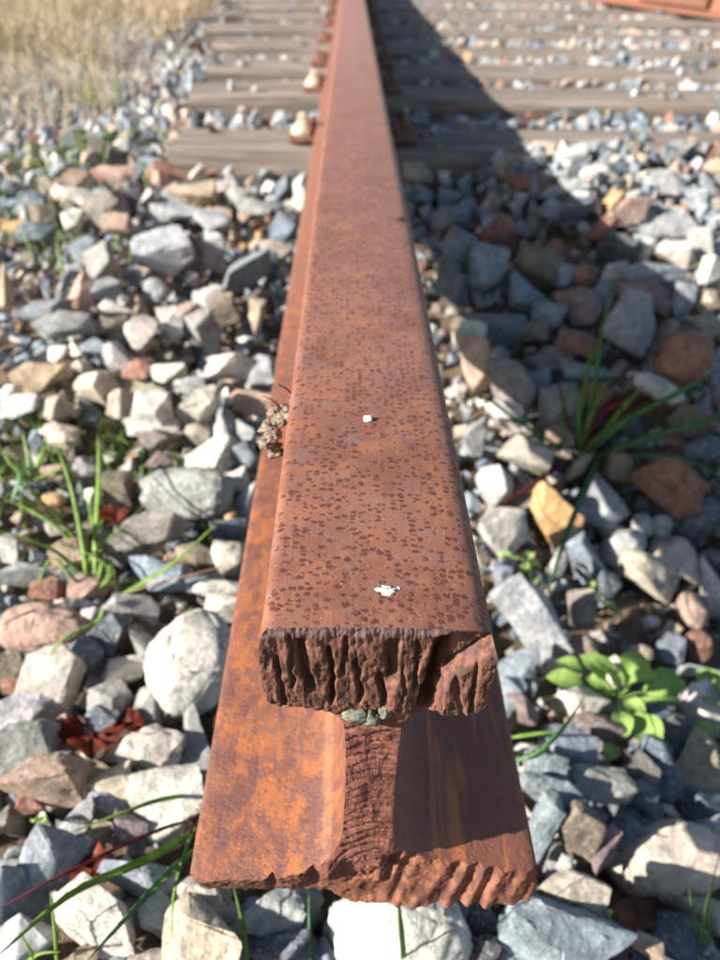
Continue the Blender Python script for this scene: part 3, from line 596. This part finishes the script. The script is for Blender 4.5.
scatter(1.10, 1.375, .034, .013, .024, .004, 14, over=True)
scatter(1.15, 3.2, .042, .017, .030, -.012, 4)
scatter(1.15, 3.2, .060, .015, .030, .006, 5)
scatter(3.2, 7.5, .06, .024, .038, .0, 6)
def in_frame(it): return 0 < it[8] < 720 and 0 < it[9] < 960
cand = sorted([i for i, it in enumerate(items) if in_frame(it) and it[10] > -.03], key=lambda i: -items[i][4])
n_child = max(0, 300-sum(1 for s in STN if not s[7])); solo = set(cand[:n_child])
sv, sf, sc, off = [], [], [], 0
from mathutils import Euler
for i, (x, y, z, rad, _, vi, ci, e, u, v_, dz) in enumerate(items):
    jit = .85+.3*((i*0.618) % 1); col = tuple(float(q)*jit for q in COL[pk[ci]]) + (SPK.get(pk[ci], .2),)
    Rm = Euler(tuple(float(q) for q in e)).to_matrix()
    if i in solo:
        o = bpy.data.objects.new('stone', var[vi]); C.objects.link(o); o.matrix_world = Matrix.Translation((x, y, z)) @ Rm.to_4x4() @ Matrix.Scale(rad, 4); o.color = col; o.parent = ground
    else:
        co, fs = vdat[vi]; sv.append(co@np.array(Rm).T*rad+np.array([x, y, z])); sf += [tuple(k+off for k in f) for f in fs]
        sc.append(np.tile(np.array(col), (len(co), 1))); off += len(co)
# stones lying on the sleepers
r = np.random.default_rng(88)
for sy, sl in zip(SLY[:8], SLL[:8]):
    for i in range(34):
        x = r.uniform(sl, 2.2); y = sy+r.uniform(-.11, .11); rad = r.uniform(.005, .017)
        if abs(x) < .13: continue
        co, fs = vdat[34+int(r.integers(18))]; Rm = Euler(tuple(r.uniform(0, 6, 3))).to_matrix(); c = pk[r.choice(len(pk), p=pw_)]
        z = -.012+rad*.45+(.012*x if sy == SLY[0] else 0)
        sv.append(co@np.array(Rm).T*rad+np.array([x, y, z])); sf += [tuple(k+off for k in f) for f in fs]; sc.append(np.tile(np.array((*COL[c], .2)), (len(co), 1))); off += len(co)
# crumbs and pebbles in the bare soil patch
r = np.random.default_rng(77)
for i in range(900):
    if i < 620: x, y = hx0+r.normal()*.075, hy0+r.normal()*.06
    else: x, y = r.uniform(-.35, .5), r.uniform(-.1, .8)
    rad = .0012+.0055*r.random()**3; z = float(soil_z(np.float64(x), np.float64(y)))+rad*.3
    co, fs = vdat[34+i % 18]; Rm = Euler(tuple(r.uniform(0, 6, 3))).to_matrix()
    c = COL[['t', 'c', 'b', 'T', 'r', 'l', 'p'][i % 7]]
    sv.append(co@np.array(Rm).T*rad+np.array([x, y, z])); sf += [tuple(k+off for k in f) for f in fs]; sc.append(np.tile(np.array((*c, .2)), (len(co), 1))); off += len(co)
me = mesh('small_ballast', np.concatenate(sv), sf)
ca = me.color_attributes.new('tint', 'FLOAT_COLOR', 'POINT'); ca.data.foreach_set('color', np.concatenate(sc).astype('f').ravel())
sb = link('stone_heap', me, M_SMALL, ground, sharp=22); tag(sb, kind='stuff')
print('filler', len(items), 'tris', sum(len(f)-2 for f in sf))

# ------------------------------------------------------------------ plants
def blade_geo(pts, w, twist=.0, fold=.25, n=14):
    """curved tapering blade with a folded midrib; pts are 3D points, w the greatest width"""
    P = np.array(pts, float); k = len(P)
    s = np.linspace(0, k-1, n); out = []
    for t in s:                                          # Catmull-Rom through the points
        i = min(int(t), k-2); f = t-i; a, b = P[i], P[i+1]; p0 = P[i-1] if i > 0 else 2*a-b; p3 = P[i+2] if i+2 < k else 2*b-a
        out.append(.5*((2*a)+(-p0+b)*f+(2*p0-5*a+4*b-p3)*f*f+(-p0+3*a-3*b+p3)*f**3))
    Q = np.array(out); v, fc = [], []
    for i in range(n):
        d = Q[min(i+1, n-1)]-Q[max(i-1, 0)]; d /= np.linalg.norm(d)+1e-9
        t = i/(n-1); wd = w*.5*min(1, .35+t*3)*(1-t**2.2)**.8 + w*.02
        view = CAM-Q[i]; sd_ = np.cross(d, np.array([.15, -.35, 1])); sd_ /= np.linalg.norm(sd_)+1e-9; up = np.cross(sd_, d)
        a = twist*t; sd2 = sd_*math.cos(a)+up*math.sin(a); up2 = -sd_*math.sin(a)+up*math.cos(a)
        v += [Q[i]-sd2*wd+up2*wd*fold*2, Q[i], Q[i]+sd2*wd+up2*wd*fold*2, Q[i]-up2*.00018]
    for i in range(n-1):
        a, b = i*4, i*4+4
        fc += [(a, a+1, b+1, b), (a+1, a+2, b+2, b+1), (a+3, a, b, b+3), (a+2, a+3, b+3, b+2)]
    return v, fc
def zt(x, y, dz):
    z = -.1
    for _ in range(10): P = px(x, y, z); z = z*.5+.5*(float(terr(P[0], P[1]))+dz)
    return px(x, y, z)
def tuft(name, label, cat, root, blades, part='blade', group=None):
    rp = zt(*root, .0); e = tag(empty(name, tuple(rp)), label, cat, group)
    for bl in blades:
        pts, w, m = bl[0], bl[1], bl[2]
        P = [zt(x, y, dz)-rp for x, y, dz in pts]
        k = depth(P[1]+rp)/FPX
        v, f = blade_geo(P, w*k*.9, random.uniform(-.5, .5)); link(part if m is not M_RED and m is not M_PINK else 'stalk', mesh(part, v, f), m, e)
    return e
tuft('grass_tuft', 'green grass tuft with long spreading blades in the shaded ballast right of the rail', 'grass', (580, 458), [
    ([(578, 460, .0), (592, 400, .04), (602, 330, .085), (621, 268, .11)], 6.5, M_GRASS), ([(575, 458, .0), (520, 425, .045), (490, 402, .06), (455, 391, .065)], 10, M_GRASS),
    ([(585, 457, .0), (620, 425, .045), (665, 400, .055), (722, 368, .06)], 10, M_GRASS2), ([(588, 460, .0), (640, 442, .04), (690, 425, .05), (735, 412, .05)], 11, M_GRASS2),
    ([(582, 462, .0), (578, 420, .04), (590, 360, .07), (594, 330, .08)], 5.5, M_GRASS), ([(600, 455, .0), (585, 490, .05), (566, 535, .055), (545, 600, .05)], 8, M_GRASS2),
    ([(580, 450, .0), (567, 420, .03), (560, 390, .04), (556, 370, .05)], 4, M_RED), ([(582, 455, .0), (600, 415, .025), (630, 400, .035), (650, 392, .035)], 8, M_RED), ([(585, 455, .0), (630, 418, .03), (670, 408, .04), (695, 398, .045)], 6, M_RED),
    ([(580, 456, .0), (605, 430, .03), (630, 400, .045), (645, 385, .05)], 6.5, M_GRASS), ([(576, 458, .0), (590, 420, .03), (600, 395, .045), (612, 378, .05)], 5.5, M_GRASS), ([(576, 462, .0), (565, 440, .03), (562, 410, .04), (575, 380, .05)], 5, M_GRASS),
    ([(592, 462, .0), (640, 455, .03), (690, 462, .04), (726, 480, .03)], 7, M_GRASS2), ([(572, 462, .0), (540, 480, .03), (510, 500, .03), (492, 516, .03)], 4, M_RED)])
tuft('grass_tuft', 'green grass tuft at the left edge, with blades arching over the stones', 'grass', (92, 592), [
    ([(90, 595, .0), (84, 550, .03), (72, 490, .05), (55, 440, .06)], 7, M_GRASS), ([(96, 592, .0), (96, 540, .03), (99, 480, .05), (98, 432, .06)], 7, M_GRASS),
    ([(118, 597, .0), (145, 582, .02), (175, 562, .035), (221, 520, .05)], 6, M_GRASS), ([(92, 585, .0), (60, 555, .02), (30, 540, .03), (-5, 530, .03)], 5, M_GRASS),
    ([(88, 560, .0), (60, 530, .02), (30, 510, .02), (0, 497, .02)], 5, M_GRASS), ([(90, 560, .0), (60, 520, .02), (30, 490, .03), (14, 452, .04)], 5, M_GRASS),
    ([(100, 592, .0), (110, 570, .02), (80, 550, .03), (40, 545, .03)], 4, M_GRASS), ([(98, 592, .0), (108, 575, .02), (112, 560, .02), (118, 600, .0)], 4, M_GRASS),
    ([(130, 592, .0), (160, 582, .01), (195, 574, .015), (232, 563, .02)], 2.4, M_PINK), ([(95, 588, .0), (90, 560, .02), (120, 530, .03), (150, 500, .03)], 4, M_GRASS),
    ([(84, 590, .0), (70, 575, .02), (50, 560, .02), (28, 610, .0)], 4, M_GRASS), ([(90, 594, .0), (102, 560, .02), (90, 500, .03), (118, 470, .04)], 4, M_GRASS)])
tuft('grass_tuft', 'short green grass and weeds growing at the left edge halfway up the photo', 'grass', (30, 475), [
    ([(30, 475, .0), (28, 455, .015), (22, 430, .03)], 5, M_GRASS), ([(32, 475, .0), (42, 455, .015), (48, 435, .02)], 5, M_GRASS), ([(26, 478, .0), (12, 465, .01), (2, 450, .02)], 5, M_GRASS),
    ([(34, 480, .0), (60, 470, .01), (75, 460, .01)], 4, M_GRASS), ([(20, 480, .0), (5, 480, .01), (-5, 475, .01)], 4, M_GRASS), ([(12, 500, .0), (20, 480, .015), (14, 462, .02)], 5, M_GRASS2)])
tuft('grass_tuft', 'yellow-green bent blade with a magenta stalk lying across the pinkish-cream stone', 'grass', (104, 606), [
    ([(104, 604, .0), (98, 622, .02), (65, 638, .03), (37, 672, .02)], 5.5, M_LEAF), ([(70, 602, .01), (45, 608, .025), (20, 616, .03), (-6, 630, .025)], 3.5, M_RED)])
tuft('grass_tuft', 'broad green grass blades and a maroon stalk fanning across the stones at lower left', 'grass', (205, 815), [
    ([(200, 828, .0), (150, 858, .05), (72, 893, .07), (-5, 958, .075)], 10, M_GRASS), ([(200, 846, .0), (170, 872, .05), (133, 910, .065), (84, 964, .065)], 8.5, M_GRASS2),
    ([(202, 818, .0), (157, 831, .05), (70, 871, .08), (-8, 912, .085)], 4.5, M_RED), ([(208, 794, .0), (165, 799, .035), (130, 810, .045), (62, 836, .045)], 5.5, M_GRASS),
    ([(199, 822, .0), (186, 850, .04), (174, 895, .05), (172, 940, .05)], 4.5, M_GRASS), ([(200, 812, .0), (192, 828, .02), (185, 850, .02)], 5, M_RED)])
tuft('grass_tuft', 'thin upright green blades at the bottom left corner', 'grass', (58, 965), [
    ([(58, 972, .0), (55, 930, .03), (50, 890, .05)], 5, M_GRASS), ([(20, 966, .0), (40, 954, .02), (60, 952, .03)], 4, M_GRASS), ([(40, 972, .0), (30, 950, .02), (18, 930, .03)], 4, M_GRASS)])
tuft('grass_sprig', 'single green blade poking out under the left part of the rail foot', 'grass', (247, 965), [([(248, 972, .0), (243, 925, .02), (233, 884, .03)], 6.5, M_GRASS)])
tuft('grass_sprig', 'single dark green blade under the rail foot left of the big white lump', 'grass', (311, 965), [([(311, 972, .0), (310, 930, .02), (309, 890, .03)], 6, M_GRASS2)])
tuft('grass_sprig', 'single bright green blade in front of the big white lump at the bottom', 'grass', (403, 970), [([(404, 975, .0), (401, 930, .05), (396, 886, .085)], 7, M_GRASS)])
tuft('grass_tuft', 'small grass tuft in the bottom right corner', 'grass', (698, 962), [
    ([(697, 966, .0), (704, 915, .04), (719, 855, .07)], 6, M_GRASS), ([(700, 962, .0), (694, 920, .03), (688, 882, .05)], 5, M_GRASS), ([(700, 966, .0), (708, 930, .03), (712, 905, .04)], 5, M_GRASS)])
tuft('grass_tuft', 'two green blades beside the right edge of the rail foot', 'grass', (512, 752), [
    ([(508, 738, .0), (535, 734, .02), (562, 731, .03)], 4.5, M_GRASS), ([(514, 762, .0), (540, 750, .02), (565, 725, .035), (586, 694, .04)], 7, M_GRASS2)])

def leaf_bm(L_, Wd, curl, seed, thick=.0004):
    """obovate leaf with a midrib, cupped, with real thickness"""
    nu, nv = 10, 7; v = []; f = []
    for i in range(nu):
        t = i/(nu-1); wd = Wd*.5*(math.sin(PI*min(1, t**.8*1.0))**.7 if 0 < t < 1 else .04)*(.45+.75*t)
        for j in range(nv):
            s = j/(nv-1)*2-1
            z = curl*L_*math.sin(t*2.2)-.35*curl*L_*t*t*2 + Wd*.16*abs(s)**1.3*math.sin(PI*t)+.0008*math.sin(t*9+seed)*s
            v.append((L_*t, s*wd, z))
    top = len(v); v += [(a, b, c-thick) for a, b, c in v]
    for i in range(nu-1):
        for j in range(nv-1):
            a = i*nv+j; f.append((a, a+nv, a+nv+1, a+1)); f.append((top+a, top+a+1, top+a+nv+1, top+a+nv))
    return v, f
def rosette(label, root, leaves, dz=.0, m=M_LEAF, name='leafy_weed'):
    rp = zt(*root, .005); e = tag(empty(name, tuple(rp)), label, 'weed')
    for i, (x, y, ln, wd, up) in enumerate(leaves):      # centre of leaf in the photo, its length and width, lift
        c = zt(x, y, up); k = depth(c)/FPX; d = c-rp; d[2] *= .6; dn = d/(np.linalg.norm(d)+1e-9)
        L_ = ln*k*1.15; base = c-dn*L_*.5
        v, f = leaf_bm(L_, wd*k*1.5, .16, i); X = Vector(dn); Yv = Vector((0, 0, 1)).cross(X).normalized(); Zv = X.cross(Yv)
        Mx = Matrix((X, Yv, Zv)).transposed().to_4x4() @ Matrix.Rotation(random.uniform(-.3, .3), 4, 'X'); o = link('leaf', mesh('leaf', v, f), m, e); o.matrix_local = Matrix.Translation(Vector(base-rp)) @ Mx
        s0 = Vector((0, 0, 0)); s1 = Vector(base-rp)+Vector(dn)*L_*.08
        if (s1-s0).length > .004:
            v, f = blade_geo([np.array(s0), np.array(s0.lerp(s1, .5))+np.array([0, 0, .002]), np.array(s1), np.array(s1)+dn*.004], .0022, 0, .3, 8); link('stem', mesh('stem', v, f), m, e)
    return e
rosette('bright green leafy weed with rounded leaves growing among the stones at right', (617, 700), [
    (570, 669, 26, 17, .02), (566, 682, 36, 17, .015), (594, 668, 30, 20, .03), (606, 672, 36, 14, .03), (632, 668, 32, 25, .035), (641, 684, 34, 24, .04), (664, 688, 40, 27, .035), (657, 701, 42, 15, .02),
    (644, 731, 40, 27, .015), (622, 725, 36, 17, .01), (634, 707, 28, 12, .02), (598, 685, 26, 12, .012), (610, 752, 22, 14, -.005)])
rosette('second leafy weed cut off by the right edge of the photo', (728, 712), [(708, 684, 30, 20, .02), (712, 702, 28, 18, .02), (706, 733, 30, 16, .0), (722, 690, 26, 18, .03)])
for lab, pr, lv in (('tiny green seedling beside the tall pale grey slab', (598, 600), [(590, 586, 14, 8, .0), (606, 588, 15, 8, .0), (610, 608, 17, 9, .0), (598, 583, 11, 7, .005), (617, 614, 12, 7, .0)]),
                    ('small green seedling between the cream stone and the rail', (528, 562), [(530, 556, 14, 8, .0), (524, 568, 12, 7, .0), (536, 566, 13, 8, .0), (505, 556, 12, 8, .0), (533, 580, 10, 7, .0)]),
                    ('small seedling under the tan squarish stone right of the rail', (540, 475), [(541, 466, 11, 8, .0), (536, 474, 10, 7, .0), (546, 476, 10, 7, .0)]),
                    ('tiny sprout between the pinkish-beige stone and the blue-grey slab at lower left', (40, 822), [(35, 820, 10, 7, .02), (44, 820, 10, 7, .02), (40, 826, 9, 6, .02)]),
                    ('tiny sprout on the broken stones below the speckled grey-beige block', (608, 920), [(608, 915, 12, 8, .01), (611, 930, 11, 7, .01)])):
    rosette(lab, pr, lv, name='seedling')
def dead_leaf(label, pts, m, dz=.01, seed=0):
    P = [zt(x, y, dz) for x, y in pts]; c = sum(P)/len(P); bm = bmesh.new(); r = np.random.default_rng(seed); k = len(P)
    ring_ = []
    for i in range(k):
        for t in (0, .33, .66):
            q = P[i]*(1-t)+P[(i+1) % k]*t; q = c+(q-c)*(1+r.uniform(-.08, .08)); q[2] += r.uniform(-.004, .009); ring_.append(q)
    cv = bm.verts.new(c-c+np.array([0, 0, -.002])); rv = [bm.verts.new(q-c) for q in ring_]; mv = [bm.verts.new((q-c)*.5+np.array([0, 0, r.uniform(-.003, .004)])) for q in ring_]
    n_ = len(rv)
    for i in range(n_): j = (i+1) % n_; bm.faces.new((cv, mv[i], mv[j])); bm.faces.new((mv[i], rv[i], rv[j], mv[j]))
    res = bmesh.ops.solidify(bm, geom=bm.faces[:], thickness=.0005)
    o = link('dead_leaf', bm_mesh('dead_leaf', bm), m); o.location = tuple(c); return tag(o, label, 'leaf')
dead_leaf('crumpled dark red dead leaf among the stones left of the rail', [(57, 728), (70, 714), (84, 722), (100, 742), (118, 738), (128, 722), (122, 742), (92, 760), (76, 752), (62, 742)], M_DEAD, .008, 1)
dead_leaf('orange-brown curled leaf scrap right of the dark red leaf', [(122, 722), (132, 706), (146, 722), (144, 734), (128, 738)], M_DEAD, .012, 2)
dead_leaf('orange-red dead leaf behind the green blades at lower left', [(68, 885), (80, 845), (96, 842), (112, 862), (104, 885), (84, 892)], M_DEAD, .006, 3)
dead_leaf('brown-red dead leaf in the dark gap at lower right', [(607, 912), (625, 898), (655, 900), (672, 918), (655, 932), (625, 935)], M_DEADB, .0, 4)
dead_leaf('maroon dead leaf at the base of the grass tuft on the right', [(595, 408), (622, 392), (650, 400), (640, 415), (612, 424)], M_DEADB, .012, 5)
dead_leaf('red leaf scrap beside the brown-grey cracked stone at left', [(95, 512), (115, 508), (132, 515), (120, 522), (100, 522)], M_DEAD, .006, 6)

# background straw, pale brush and green weeds on the left verge: nobody could count these
def field(name, n_, region, hrange, wrange, m, seed, lean=.4, clump=0):
    r = np.random.default_rng(seed); V, F, off = [], [], 0
    cl = [(r.uniform(*region[0]), r.uniform(*region[1])) for _ in range(clump)] if clump else None
    for i in range(n_):
        if cl: cx, cy = cl[i % clump]; x, y = cx+r.normal()*.06, cy+r.normal()*.06
        else: x, y = r.uniform(*region[0]), r.uniform(*region[1])
        z = float(soil_z(np.float64(x), np.float64(y))); h = r.uniform(*hrange); a = r.uniform(0, 2*PI); l = h*r.uniform(.1, lean*2)
        w = r.uniform(*wrange); d = np.array([math.cos(a), math.sin(a), 0]); b = np.array([x, y, z]); s = np.array([-d[1], d[0], 0])*w/2
        t0 = b; t1 = b+d*l*.35+np.array([0, 0, h*.6]); t2 = b+d*l+np.array([0, 0, h])
        V += [t0-s, t0+s, t0+d*w*.6, t1-s*.8, t1+s*.8, t1+d*w*.5, t2]; F += [(off, off+1, off+4, off+3), (off+1, off+2, off+5, off+4), (off+2, off, off+3, off+5), (off+3, off+4, off+6), (off+4, off+5, off+6), (off+5, off+3, off+6)]; off += 7
    o = link(name, mesh(name, V, F), m); return tag(o, kind='stuff')
field('dry_straw_grass', 5200, ((-3.4, -.85), (3.0, 6.5)), (.08, .34), (.004, .009), M_STRAW, 21, .7, 130)
field('dry_straw_grass', 900, ((-2.2, -.75), (2.0, 3.2)), (.05, .20), (.003, .006), M_STRAW, 31, .8, 40)
field('verge_weeds', 500, ((-2.2, -.7), (1.8, 3.6)), (.04, .12), (.004, .007), M_WEED, 33, .6, 14)
field('pale_dry_brush', 6500, ((-2.4, -.66), (1.25, 3.9)), (.04, .15), (.0015, .0045), M_BRUSH, 22, 1.0, 150)
field('verge_weeds', 420, ((-.95, -.42), (1.0, 1.7)), (.03, .08), (.004, .007), M_WEED, 23, .6, 22)
field('edge_grass', 260, ((-.45, -.22), (.38, .62)), (.015, .05), (.002, .004), M_GRASS, 24, .7, 12)

# ------------------------------------------------------------------ small things on the rail
H = .1696
P = px(368, 420, H); o = link('stone_chip', bm_mesh('stone_chip', rock_bm(.0021, .0017, .0013, np.random.default_rng(3), npts=9, pw=3, bev=.05)), M_WHITE); o.location = (P[0], P[1], H+.0009); tag(o, 'tiny white stone chip on the top of the rail, the farther of two white marks', 'stone chip')
P = px(388, 591, H); bl = [(lump(.0026, .0017, .0005, 5, .9, 2.0, 4), (0, 0, 0)), (lump(.0011, .0008, .0003, 7, .5), (-.003, .0006, 0)), (lump(.0006, .0006, .0002, 2), (.0034, .0012, 0)), (lump(.0007, .0004, .0002, 9), (-.0012, .002, 0))]
o = link('white_splash', merge(bl, 'white_splash'), M_WHITE); o.location = (P[0], P[1], H+.0001); tag(o, 'white dried splash on the rail top near its cut end', 'dropping')
P = px(400, 219, H); o = link('grit_speck', bm_mesh('grit_speck', rock_bm(.003, .0025, .002, np.random.default_rng(4), npts=9, pw=3, bev=.05)), M_DARK); o.location = (P[0], P[1], H-.0005); tag(o, 'small dark speck of grit on the rail top towards the first sleeper', 'grit')
P = px(277, 420, .150); mr = np.random.default_rng(12); A_ = px(299, 397, .168); B_ = px(270, 434, .142); B_[0] = min(B_[0], -.041); mud = []
for i in range(24):
    t = ((i+.5)/24)**.75; q = A_*(1-t)+B_*t + mr.normal(size=3)*np.array([.0014, .0034, .0024])*(.5+1.6*t); k = .0011+.0027*t*mr.uniform(.5, 1.1)
    if q[2] < .158: q[0] = min(q[0], -.036-k*.5)
    mud.append((lump(k, k*1.2, k*.7, i*1.7, 1.1, 3.4, 3), tuple(q)))
o = link('mud_clump', merge(mud, 'mud_clump'), M_MUD); tag(o, 'clump of dried mud and twigs stuck to the left side of the rail head', 'mud clump')
for i in range(4):
    a = np.array([-.040+i*.002, P[1]-.003+i*.003, .150+.003*i]); b = a+np.array([.012*(-1)**i, .010-.003*i, .006])
    v, f = blade_geo([a, (a+b)/2+np.array([0, 0, .002]), b], .0012, 0, .6, 6); tw = link('twig', mesh('twig', v, f), M_MUD, o)
bpy.context.view_layer.update()
